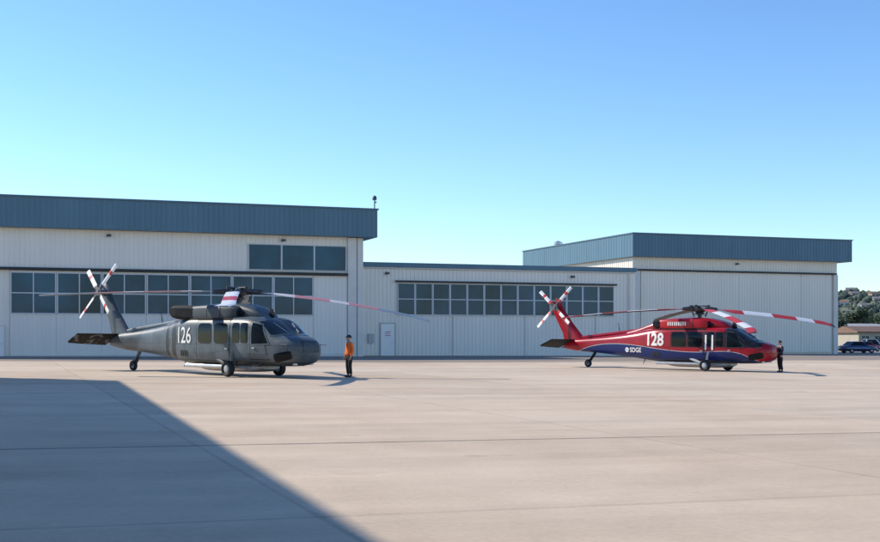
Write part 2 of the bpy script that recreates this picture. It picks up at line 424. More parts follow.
# --- middle low hangar
C2=(-6.75,102.6)
h2=empty('hangar',(C2[0],C2[1],gz(*C2)-.02),FA)
tag(h2,'low white building with one band of tinted windows joining the two tall hangars','building')
m=MB(); T1=26.4
rib(m,(-3,0),(T1,0),-.6,7.8,.36,.035); rib(m,(T1,0),(T1,24),-.6,7.8,.46,.035); rib(m,(T1,24),(-3,24),-.6,7.8); rib(m,(-3,24),(-3,0),-.6,7.8)
m.build('wall',W_PANEL,h2)
m=MB(); m.box(-3,T1+.15,-.22,.1,7.66,8.04,0); m.box(T1-.1,T1+.15,.1,24,7.661,8.039,0); m.box(-3,T1+.15,24.0,24.2,7.66,8.04,0)
rf=m.build('roof_trim',BLUE,h2)
m=MB(); m.box(-2.9,T1-.12,.12,23.8,7.5,7.75); m.build('roof',ROOF,h2)
m=MB(); m.tube((-3,-.14,7.56),(T1,-.14,7.56),.06,n=8); m.build('gutter',W_TRIM,h2)
nwin=13; a0,a1=3.23,24.25; cwi=(a1-a0)/nwin
for k in range(nwin): window(h2,a0+k*cwi+.01,a0+(k+1)*cwi-.01,3.5,6.3,-.04,2,1,.075)
m=MB(); m.box(a0-.2,a1+.2,-.36,-.04,6.36,6.5); m.build('door_track',RAIL,h2)
man_door(h2,1.75,3.0,2.75,-.04,True)
for t in (8.4,15.3,22.4):
    m=MB(); m.box(t-.03,t+.03,-.1,-.03,.02,3.45); m.build('panel_joint',W_TRIM,h2)
m=MB(); m.tube((25.8,-.14,.0),(25.8,-.14,7.45),.06,n=8); m.build('downpipe',W_TRIM,h2,True)
m=MB(); m.box(.6,1.1,-.22,-.04,1.1,1.9); m.build('utility_box',LGREY,h2)
for t in (2.3,20): wall_lamp(h2,t,7.0,-.04)

# --- right hangar
C3=(20.75,129.0)
h3=empty('hangar',(C3[0],C3[1],gz(*C3)),FA)
tag(h3,'tall cream hangar with a closed windowless door behind the red helicopter','hangar')
m=MB(); T1=26.5; D=27.2
rib(m,(0,0),(T1,0),-.6,10.5,.36,.035); rib(m,(T1,0),(T1,D),-.6,10.5,.46,.035); rib(m,(T1,D),(0,D),-.6,10.5); rib(m,(0,D),(0,0),-.6,10.5,.46,.035)
m.build('wall',W_CREAM,h3)
fascia(h3,-.5,T1+1.4,-.9,D+.8,10.4,12.95)
for k in range(6):
    a=.9+k*4.12; b=a+4.12
    m=MB(); m.box(a+.01,b-.01,-.14-.02*(k%2),-.05,.05,8.9); rib(m,(a+.05,-.141-.02*(k%2)),(b-.05,-.141-.02*(k%2)),.06,8.88,.37,.03)
    m.build('door_leaf',W_CREAM,h3)
m=MB(); m.box(.3,T1-.3,-.45,-.03,8.93,9.1); m.build('door_track',RAIL,h3)
for a,b in ((.02,.75),(T1-.6,T1-.02)):
    m=MB(); m.box(a,b,-.24,-.04,-.6,8.9); m.build('corner_trim',W_TRIM,h3)
m=MB(); m.lathe((2.0,D-4.5,12.3),[(.35,0),(.35,1.1),(.6,1.15),(.6,1.35),(.1,1.6)],'z',12); m.build('roof_vent',STEEL,h3,True)
wall_lamp(h3,13,9.8,-.04)

# --- hangar left of the view whose shadow lies on the apron
A4=R(18.1); Hc=10.0
off=Hc/math.tan(SUN_EL)
K=Vector((-11.95,43.9,0))+SUN_AZ*off
h4=empty('hangar',(K.x,K.y,gz(K.x,K.y)),A4)
tag(h4,'white hangar just outside the left of the view that shades the near apron','hangar')
m=MB(); rib(m,(-38,0),(-.6,0),-.6,Hc-2.4,.62,.035); rib(m,(-.6,-75),(-.6,0),-.6,Hc-2.4,.62,.035); rib(m,(-.6,-75),(-38,-75),-.6,Hc-2.4); rib(m,(-38,-75),(-38,0),-.6,Hc-2.4)
m.build('wall',W_PANEL,h4)
fascia(h4,-39,-.09,-76,-.09,Hc-2.45,Hc)
for k in range(8):
    m=MB(); m.box(-.56,-.45,-66+k*7.5,-58.6+k*7.5,.05,6.4); lf=m.build('door_leaf',W_DOOR,h4)

# ------------------------------------------------------------------ helicopter
def sring(x,zb,zt,hw,n,cnt=32,yc=0):
    zc=(zb+zt)/2; hz=(zt-zb)/2; out=[]
    for i in range(cnt):
        t=2*math.pi*(i+.5)/cnt; c,s=math.cos(t),math.sin(t)
        out.append((x,yc+hw*math.copysign(abs(c)**(2/n),c),zc+hz*math.copysign(abs(s)**(2/n),s)))
    return out
def interp(st,sub):
    out=[]; n=len(st)
    for i in range(n-1):
        p0=st[max(i-1,0)];p1=st[i];p2=st[i+1];p3=st[min(i+2,n-1)]
        for k in range(sub):
            t=k/sub; row=[p1[0]+(p2[0]-p1[0])*t]
            for c in range(1,len(p1)):
                d1=(p2[c]-p0[c])/((p2[0]-p0[0]) or 1); d2=(p3[c]-p1[c])/((p3[0]-p1[0]) or 1); h=p2[0]-p1[0]
                h00=2*t**3-3*t**2+1;h10=t**3-2*t**2+t;h01=-2*t**3+3*t**2;h11=t**3-t**2
                row.append(h00*p1[c]+h10*h*d1+h01*p2[c]+h11*h*d2)
            out.append(row)
    out.append(list(st[-1])); return out

FUS=[(4.70,.92,1.28,.26,2.3),(4.62,.75,1.46,.54,2.6),(4.35,.59,1.62,.79,2.9),(3.95,.51,1.72,.96,3.2),(3.6,.48,1.80,1.05,3.4),
(2.95,.46,2.20,1.12,3.7),(2.5,.46,2.42,1.16,4.0),(2.0,.46,2.49,1.18,4.8),(1.0,.46,2.5,1.18,5.2),(-.3,.46,2.5,1.18,5.2),(-1.6,.46,2.5,1.17,5.2),
(-2.3,.47,2.48,1.12,4.8),(-3.0,.53,2.40,1.0,4.2),(-4.0,.64,2.24,.82,3.6),(-5.5,.78,2.04,.62,3.2),(-7.0,.89,1.88,.47,3),(-8.4,.98,1.76,.35,2.8),(-9.4,1.12,1.68,.22,2.4)]

def text_geo(s,size,bold=0,shear=0):
    cu=bpy.data.curves.new('t','FONT'); cu.body=s; cu.size=size; cu.offset=bold; cu.shear=shear; cu.resolution_u=4
    o=bpy.data.objects.new('t',cu); COL.objects.link(o)
    dg=bpy.context.evaluated_depsgraph_get(); me=bpy.data.meshes.new_from_object(o.evaluated_get(dg))
    bm=bmesh.new(); bm.from_mesh(me); bmesh.ops.triangulate(bm,faces=bm.faces[:])
    for _ in range(5):
        es=[e for e in bm.edges if e.calc_length()>.09]
        if not es: break
        bmesh.ops.subdivide_edges(bm,edges=es,cuts=1); bmesh.ops.triangulate(bm,faces=bm.faces[:])
    bm.verts.index_update(); bm.verts.ensure_lookup_table()
    v=[tuple(p.co) for p in bm.verts]; f=[tuple(q.index for q in p.verts) for p in bm.faces]; bm.free()
    bpy.data.objects.remove(o); bpy.data.curves.remove(cu); bpy.data.meshes.remove(me)
    return v,f

def wheel(parent,c,r,wd):
    m=MB(); m.lathe(c,[(.02,-wd*.40),(r*.35,-wd*.42),(r*.55,-wd*.30),(r*.58,0),(r*.55,wd*.30),(r*.35,wd*.42),(.02,wd*.40)],'y',18)
    wl=m.build('wheel',LGREY,parent,True)
    m=MB(); m.lathe(c,[(r*.56,-wd*.34),(r*.72,-wd*.5),(r*.92,-wd*.45),(r,-wd*.2),(r,wd*.2),(r*.92,wd*.45),(r*.72,wd*.5),(r*.56,wd*.34)],'y',24)
    m.build('tyre',DARK,wl,True)

def helicopter(E, heading, paint, number, tips, bands, label, red, pitches, under):
    root=empty('helicopter',(E[0],E[1],gz(*E)))
    root.rotation_euler=(Matrix.Rotation(.012,3,'Y')@Matrix.Rotation(heading,3,'Z')).to_euler()
    tag(root,label,'helicopter','helicopters parked on the apron')
    m=MB(); rings=[sring(*r) for r in interp(FUS,5)]; m.loft(rings)
    bvh=BVHTree.FromPolygons([Vector(v) for v in m.v],m.f)
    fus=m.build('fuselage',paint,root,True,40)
    def proj(a,b,axis,sgn,off):
        if axis=='side': o=Vector((a,sgn*6,b)); d=Vector((0,-sgn,0))
        else: o=Vector((9,a,b)); d=Vector((-1,0,0))
        l,n,_,_=bvh.ray_cast(o,d)
        if l is None: return None
        if n.dot(d)>0: n=-n
        return l+n*off
    def patch(name,quad,axis,sgn,mats,par,n=10,off=.012,border=0,rc=.0):
        m=MB(); q=[Vector(p) for p in quad]; idx={}
        for i in range(n+1):
            for j in range(n+1):
                s,t=i/n,j/n
                if border:
                    def rm(k): return 0 if k==0 else (1 if k==n else (border if k==1 else (1-border if k==n-1 else border+(1-2*border)*(k-1)/(n-2))))
                    s,t=rm(i),rm(j)
                elif rc:
                    a,b=2*s-1,2*t-1
                    e=rc; s=.5+.5*a*(1-e*max(0,abs(b)-.5)**2*abs(a)**2); t=.5+.5*b*(1-e*max(0,abs(a)-.5)**2*abs(b)**2)
                p=(q[0]*(1-s)+q[1]*s)*(1-t)+(q[3]*(1-s)+q[2]*s)*t
                r=proj(p.x,p.y,axis,sgn,off)
                if r: idx[i,j]=len(m.v); m.v.append(tuple(r))
        for i in range(n):
            for j in range(n):
                ks=[(i,j),(i+1,j),(i+1,j+1),(i,j+1)]
                if all(k in idx for k in ks):
                    m.f.append(tuple(idx[k] for k in ks))
                    m.m.append(1 if border and (i in (0,n-1) or j in (0,n-1)) else 0)
        return m.build(name,mats,par,True,60)
    FR = SEAM if red else LFRAME
    for s in (-1,1):
        dr=patch('cockpit_door',[(3.34,.72),(2.26,.72),(2.26,2.3),(2.80,2.2)],'side',s,[paint,SEAM],root,8,.010,.028)
        patch('window',[(3.40,1.36),(2.32,1.32),(2.32,2.28),(2.80,2.16)],'side',s,[HGLASS,FR],dr,10,.02,border=.045)
        m=MB(); p=proj(2.45,1.2,'side',s,.03); m.box(p.x-.02,p.x+.14,p.y-.02,p.y+.02,p.z-.02,p.z+.02); m.build('door_handle',STEEL,dr)
        patch('cabin_window',[(2.1,1.40),(1.66,1.40),(1.66,2.22),(2.1,2.22)],'side',s,HGLASS,root,6,.012,rc=.4)
        patch('cabin_window',[(1.58,1.40),(1.12,1.40),(1.12,2.22),(1.58,2.22)],'side',s,HGLASS,root,6,.012,rc=.4)
        cdr=patch('cabin_door',[(.95,.64),(-1.3,.64),(-1.3,2.34),(.95,2.34)],'side',s,[paint,SEAM],root,10,.012,.016)
        patch('window',[(.82,1.36),(-.08,1.36),(-.08,2.2),(.82,2.2)],'side',s,HGLASS,cdr,8,.022,rc=.4)
        patch('window',[(-.24,1.36),(-1.16,1.36),(-1.16,2.2),(-.24,2.2)],'side',s,HGLASS,cdr,8,.022,rc=.4)
        m=MB(); p=proj(.8,1.15,'side',s,.03); m.box(p.x-.1,p.x+.05,p.y-.025,p.y+.025,p.z-.025,p.z+.025); m.build('door_handle',STEEL,cdr)
        m=MB()
        pa=[proj(xx,2.37,'side',s,.03) for xx in (.95,.2,-.6,-1.4,-2.0,-2.6)]; m.path(pa,.03,6); m.build('door_rail',BLACK,root)
        m=MB()
        for k in range(4):
            p=proj(-2.0-.16*k,.92,'side',s,.012); m.box(p.x-.04,p.x+.04,p.y-.012,p.y+.012,.80,1.05)
        m.build('vent',SEAM,root)
        patch('chin_window',[(4.40,.80),(3.6,.62),(3.6,.98),(4.34,1.12)],'side',s,HGLASS,root,6,.012,rc=.4)
        patch('windshield',[(s*.03,1.755),(s*1.02,1.70),(s*.97,2.29),(s*.03,2.44)],'front',s,[WGLASS,FR],root,12,.014,border=.04)
        m=MB(); a=proj(s*.3,1.82,'front',s,.04); b=proj(s*.5,2.2,'front',s,.04); m.tube(a,b,.014,n=6); m.build('wiper',LGREY,root)
        # engine nacelle, squarish in section and half sunk into the cowling
        y=.66*s
        prof=[(.98,.24,.22),(.85,.31,.28),(.5,.37,.33),(0,.39,.35),(-1.1,.39,.35),(-1.8,.36,.32),(-2.1,.31,.29)]
        m=MB(); m.loft([sring(x,2.64-hz,2.64+hz,hw,4.2,24,y) for x,hw,hz in prof])
        en=m.build('engine_nacelle',P_COWL if red else GUNP,root,True,40)
        m=MB(); m.lathe((.985,y,2.64),[(.20,0),(.19,.01),(.09,.02),(.08,.18),(.02,.24)],'x',16); m.build('air_intake',BLACK,en,True)
        for xx in (.1,-.8):
            m=MB(); m.loft([sring(xx+d,2.64-.356,2.64+.356,.396,4.2,24,y) for d in (0,.03)]); m.build('cowling_band',SEAM,en)
        m=MB(); ex=[(-1.75,.68,2.64,.33,.31),(-2.2,.74,2.66,.36,.32),(-2.8,.86,2.68,.35,.30),(-3.1,.94,2.70,.30,.25)] if not red else [(-1.95,.68,2.64,.28,.26),(-2.25,.74,2.66,.28,.25),(-2.5,.80,2.68,.24,.20)]
        m.loft([[(x,s*(yy+hw*cy),zz+hz*cz) for cy,cz in ((-1,-.6),(-.6,-1),(.6,-1),(1,-.6),(1,.6),(.6,1),(-.6,1),(-1,.6))] for x,yy,zz,hw,hz in ex])
        m.build('exhaust',EXH,en)
        # main gear
        m=MB(); m.path([(1.35,s*1.0,1.5),(1.15,s*1.16,.9),(1.12,s*1.2,.36)],[.09,.075,.05],10)
        m.path([(-.05,s*1.02,.72),(.95,s*1.18,.40)],[.09,.06],10); m.tube((1.12,s*1.1,.33),(1.12,s*1.42,.33),.05,n=10)
        m.tube((1.2,s*.9,.62),(1.12,s*1.2,.42),.04,n=8)
        m.build('landing_gear_strut',paint if not red else LGREY,root,True)
        wheel(root,(1.12,s*1.37,.33),.33,.26)
        # stabilator half
        m=MB(); rg=[]
        for yy,xl,ch,th in ((.12,-8.65,1.35,.13),(1.2,-8.75,1.25,.10),(2.12,-8.85,1.12,.07),(2.19,-8.95,.95,.03)):
            ta=R(24); ring=[]
            for cx,cz in ((0,0),(.12,.5),(.45,.5),(1,.05),(1,-.05),(.45,-.5),(.12,-.5)):
                dx=-cx*ch; dz=cz*th
                ring.append((xl+dx*math.cos(ta)+dz*math.sin(ta),s*yy,1.72+dx*math.sin(ta)+dz*math.cos(ta)))
            rg.append(ring)
        m.loft(rg); m.build('stabilizer',STABM if not red else BLACK,root,True,30)
        m=MB(); m.path([(2.9,s*1.0,.60),(2.9,s*1.22,.48),(2.5,s*1.22,.48),(2.5,s*1.0,.60)],.02,6); m.build('step',BLACK,root)
        m=MB(); m.lathe((4.2,s*.42,.54),[(.02,-.0),(.1,.0),(.1,.1),(.02,.12)],'z',10); m.build('landing_light',LAMP,root,True)
        p=proj(4.0,1.35,'side',s,0)
        m=MB(); m.path([tuple(p),(4.05,p.y+s*.14,1.36),(4.4,p.y+s*.15,1.36)],.016,6); m.build('pitot_tube',GUN,root)
        m=MB()
        for k in range(5): m.box(.35-k*.13,.42-k*.13,s*.605-.02,s*.605+.02,2.90,3.0)
        m.build('louvre',SEAM,root)
    patch('nose_panel',[(-.44,1.06),(.44,1.06),(.40,1.50),(-.40,1.50)],'front',1,[GUNP if not red else paint,SEAM],root,8,.01,.04)
    # doghouse
    dg=[(2.2,2.35,2.50,.40,2.8),(1.8,2.35,2.78,.54,3.2),(1.1,2.33,2.98,.62,3.6),(.4,2.3,3.06,.66,4),(-.8,2.3,3.06,.66,4),(-1.9,2.28,2.98,.64,3.6),(-2.9,2.15,2.76,.54,3.2),(-3.8,2.0,2.48,.40,2.8),(-4.8,1.9,2.22,.22,2.4)]
    m=MB(); m.loft([sring(*r,cnt=24) for r in interp(dg,4)]); dgh=m.build('transmission_cowling',paint,root,True,40)
    if red:
        m=MB()
        for k in range(9):
            x0=-1.5+k*.14; m.box(x0,x0+.075,-1.07,-1.052,2.58,2.80)
        m.build('white_bar_mark',WHITE,root)
    m=MB(); m.path([(-4.2,0,2.26),(-8.4,0,1.82)],[.13,.10],10); m.build('drive_shaft_cover',paint,root,True)
    fin=[(1.15,-7.7,-9.5,.22),(1.75,-7.95,-9.55,.21),(2.1,-8.3,-9.65,.19),(2.8,-8.95,-10.05,.17),(3.5,-9.50,-10.45,.15),(4.0,-9.85,-10.68,.12),(4.12,-10.0,-10.6,.05)]
    m=MB(); rg=[]
    for z,xl,xt,th in fin:
        ch=xl-xt; rg.append([(xl-ch*f,th*g,z) for f,g in ((0,0),(.08,.55),(.3,1),(.7,.6),(1,.08),(1,-.08),(.7,-.6),(.3,-1),(.08,-.55))])
    m.loft(rg); fn=m.build('tail_fin',paint,root,True,40)
    m=MB(); m.tube((-10.15,0,3.98),(-10.15,0,4.24),.04,n=8); m.lathe((-10.15,0,4.2),[(.02,0),(.06,.02),(.06,.1),(.02,.14)],'z',10); m.build('beacon',NAVR,fn)
    # tail rotor
    hx,hy,hz=-9.98,-.46,3.72
    cant=R(14)
    ax=Vector((0,-math.cos(cant),math.sin(cant))); e1=Vector((1,0,0)); e2=ax.cross(e1)
    if e2.z<0: e2=-e2
    hc=Vector((hx,hy,hz))
    m=MB(); m.tube((hx,-.05,hz-.1),tuple(hc+ax*.10),.14,.10,12); m.tube(tuple(hc-ax*.03),tuple(hc+ax*.06),.2,n=14)
    m.build('tail_rotor_hub',GUN,root,True)
    for k in range(4):
        a=R(90-39+90*k); er=e1*math.cos(a)+e2*math.sin(a); et=ax.cross(er)
        m=MB(); segs=[.14,.42,.62,.84,1.06,1.27,1.47,1.675]; cols=[0,2,1,1,2,1,1] if red else [0,1,1,1,2,1,1]
        for i in range(7):
            rg=[]
            for r in (segs[i],segs[i+1]):
                c=.105 if r>.4 else .06
                rg.append([tuple(hc+ax*(.05+q*.02+p*c*.25)+er*r+et*(p*c)) for p,q in ((1,0),(.2,1),(-1,0),(.2,-1))])
            m.loft(rg,cols[i])
        m.build('tail_rotor_blade',[BDARK,WHITE,REDP],root)
    # tail wheel
    m=MB(); m.path([(-7.1,0,1.05),(-7.40,0,.62),(-7.71,0,.30)],[.10,.08,.06],10)
    for s in (-1,1): m.tube((-7.5,s*.12,.5),(-7.71,s*.12,.24),.03,n=8)
    m.tube((-7.71,-.16,.24),(-7.71,.16,.24),.035,n=8)
    m.build('tail_gear_strut',paint if not red else BLACK,root,True); wheel(root,(-7.71,0,.24),.24,.17)
    # belly tank
    bt=[(2.2,.32,.50,.45,3),(1.9,.23,.53,.72,3.4),(1.3,.19,.54,.80,4),(-1.0,.19,.54,.80,4),(-1.6,.24,.54,.72,3.4),(-2.0,.36,.54,.5,3)]
    m=MB(); m.loft([sring(*r,cnt=24) for r in interp(bt,3)]); m.build('belly_tank',BELLY,root,True,40)
    m=MB(); m.tube((1.0,-.95,.40),(-2.3,-.95,.40),.09,n=10); m.tube((.6,-.95,.40),(.6,-.7,.48),.03,n=6); m.tube((-1.7,-.95,.40),(-1.7,-.6,.55),.03,n=6)
    m.build('snorkel_tube',STEEL,root,True)
    # rotor head
    HZ=3.58
    m=MB(); m.tube((0,0,2.95),(0,0,HZ),.13,.11,14); m.lathe((0,0,HZ-.12),[(.10,-.25),(.30,-.22),(.30,-.16),(.2,-.1),(.36,-.02),(.40,.10),(.30,.20),(.12,.22)],'z',20)
    for k in range(4):
        a=R(50+90*k); e=Vector((math.cos(a),math.sin(a),0)); t=Vector((-e.y,e.x,0))
        m.path([e*.25+Vector((0,0,HZ)),e*.7+Vector((0,0,HZ)),e*1.05+Vector((0,0,HZ-.02))],[.15,.12,.09],10)
        m.tube(e*.62+t*.22+Vector((0,0,HZ-.05)),e*.42+t*.16+Vector((0,0,3.12)),.025,n=6)
        m.tube(e*.62+t*.22+Vector((0,0,HZ-.05)),e*.62+Vector((0,0,HZ)),.035,n=6)
        m.tube(e*.55-t*.2+Vector((0,0,HZ)),e*.25-t*.3+Vector((0,0,HZ)),.04,n=6)
        a2=a+R(45); e=Vector((math.cos(a2),math.sin(a2),0))
        m.path([Vector((0,0,HZ+.12)),e*.5+Vector((0,0,HZ+.14))],[.07,.05],6); m.lathe(tuple(e*.54+Vector((0,0,HZ+.14))),[(.02,-.08),(.1,-.07),(.1,.07),(.02,.08)],'z',10)
    m.build('rotor_hub',GUN,root,True,40)
    for k in range(4):
        bd=bands[k]; pitch=pitches[k]
        a=R(50+90*k); er=Vector((math.cos(a),math.sin(a),0)); et=Vector((-er.y,er.x,0)); zt=tips[k]
        cuts=sorted(set([.95,1.15]+[b[0] for b in bd]+[b[1] for b in bd]+[2,3,4,5,6,6.6,7.2,7.6,7.9,8.18]))
        m=MB(); rings=[]
        for r in cuts:
            ch=.54 if r>1.3 else .32
            sw=0 if r<7.6 else -(r-7.6)*.36
            th=R((pitch-3*(r/8.18))*sm((r-.9)/1.2)); z=HZ-.02+(zt-HZ)*(r/8.18)**1.7
            rg=[]
            for cx,cz in ((.25,0),(.12,.055),(-.2,.05),(-.75,.006),(-.75,-.006),(-.2,-.04),(.12,-.045)):
                u=cx*ch+sw; h=cz*ch*1.15
                rg.append(tuple(er*r+et*(u*math.cos(th)-h*math.sin(th))+Vector((0,0,z+u*math.sin(th)+h*math.cos(th)))))
            rings.append(rg)
        n=7; b=len(m.v)
        for rg in rings: m.v+=rg
        for q in range(len(rings)-1):
            mid=(cuts[q]+cuts[q+1])/2; mi=0
            for b0,b1,bmi in bd:
                if b0<=mid<=b1: mi=bmi
            for i in range(n):
                j=(i+1)%n; m.f.append((q*n+i,q*n+j,(q+1)*n+j,(q+1)*n+i)); m.m.append(mi if i<3 else 0)
        m.f.append(tuple(range(n))); m.m.append(0); m.f.append(tuple((len(rings)-1)*n+i for i in range(n))); m.m.append(0)
        m.build('rotor_blade',[under,WHITE,REDP,PINKP,BGREY,PALEP],root,True,30)
    m=MB(); m.loft([[(2.4,-.015,2.44),(2.05,-.015,2.46),(2.05,.015,2.46),(2.4,.015,2.44)],[(2.3,-.015,2.8),(2.15,-.015,2.85),(2.15,.015,2.85),(2.3,.015,2.8)]]); m.build('wire_cutter',BLACK,root)
    m=MB(); m.tube((-5.4,0,2.0),(-5.55,0,2.75),.03,.012,8); m.build('antenna',BLACK,root)
    m=MB(); m.tube((-3.6,0,.62),(-3.75,0,.28),.03,.015,8); m.build('antenna',BLACK,root)
    def decal(s,size,x0,z0,bold,mt,name,squash=1,off=.02):
        v,f=text_geo(s,size,bold); xm=min(p[0] for p in v); m=MB(); vv=[]
        for p in v:
            vv.append(proj(x0+(p[0]-xm)*squash,z0+p[1],'side',-1,off))
        m.add(vv,f); m.build(name,mt,root)
    if red: decal(number,1.0,-2.85,1.43,.03,WHITE,'number',.88)
    else: decal(number,.98,-2.75,1.36,.008,WHITE,'number',.86)
    if red:
        decal('SDGE',.38,-4.2,1.0,.006,WHITE,'lettering',.95)
        m=MB(); vv=[]; c0=(-4.42,1.13)
        for k in range(16):
            t=2*math.pi*k/16; vv.append(proj(c0[0]+.145*math.cos(t),c0[1]+.145*math.sin(t),'side',-1,.018))
        m.add(vv,[tuple(range(16))],0)
        for k in range(5):
            f0=[]
            for t in (k/5,(k+1)/5):
                for o in (-.024,.024):
                    xx=-.12+.24*t; zz=.04*math.sin(t*6.28)+o; f0.append(proj(c0[0]+xx,c0[1]+zz,'side',-1,.026))
            m.add(f0,[(0,2,3,1)],1)
        m.build('emblem',[WHITE,LOGOG],root)
        for xx in (1.42,1.00):
            m=MB(); vv=[proj(a,b,'side',-1,.035) for a,b in ((xx,1.2),(xx+.11,1.2),(xx+.11,2.05),(xx,2.05))]; m.add(vv,[(0,1,2,3)])
            m.build('white_bar_mark',WHITE,root)  # upright white bars laid on the side by the cabin windows
    return root

GUNP=mat('dark_slate_cowling',(.055,.072,.084),.5,0,.25,2,spec=.3)
LFRAME=mat('cockpit_frame_paint',(.13,.16,.175),.45,0,.1,2,spec=.3)
BELLY=mat('silver_tank_paint',(.42,.42,.43),.35,.3,.15,2)
def stabmat():
    m,nt,b=base('mottled_dark_stabilizer')
    tc=N(nt,'ShaderNodeTexCoord'); nz=N(nt,'ShaderNodeTexNoise'); nz.inputs['Scale'].default_value=3.2; nz.inputs['Detail'].default_value=2
    nt.links.new(tc.outputs['Object'],nz.inputs[0])
    c=MIX(nt,M(nt,'GREATER_THAN',nz.outputs[0],.58),(.011,.011,.013),(.11,.11,.115))
    nt.links.new(c,b.inputs['Base Color']); b.inputs['Roughness'].default_value=.8; b.inputs['Specular IOR Level'].default_value=.2
    return m
STABM=stabmat()

def hub_of(mid,hd): return (mid[0]-1.12*math.cos(hd),mid[1]-1.12*math.sin(hd))
HL=R(-42); HR=R(-41)
bl=[(1.0,1.5,0),(1.5,2.4,5),(2.4,3.9,3),(3.9,4.7,5),(4.7,6.0,3),(6.0,8.18,4)]
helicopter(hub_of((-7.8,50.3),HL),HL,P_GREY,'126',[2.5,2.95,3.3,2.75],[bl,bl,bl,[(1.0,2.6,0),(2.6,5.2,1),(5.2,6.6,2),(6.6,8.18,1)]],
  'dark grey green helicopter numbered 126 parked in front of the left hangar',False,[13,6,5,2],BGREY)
br=[(1.0,1.2,0),(1.2,2.6,2),(2.6,4.4,1),(4.4,5.9,2),(5.9,7.0,1),(7.0,8.0,2)]
helicopter(hub_of((15.9,69.0),HR),HR,P_RED,'128',[2.85,3.0,2.95,2.2],[br,br,br,[(1.2,2.8,2),(2.8,4.6,1),(4.6,6.2,2),(6.2,7.3,1),(7.3,8.18,2)]],
  'red and blue helicopter numbered 128 with red and white striped rotor blades',True,[27,8,8,7],BDARK)

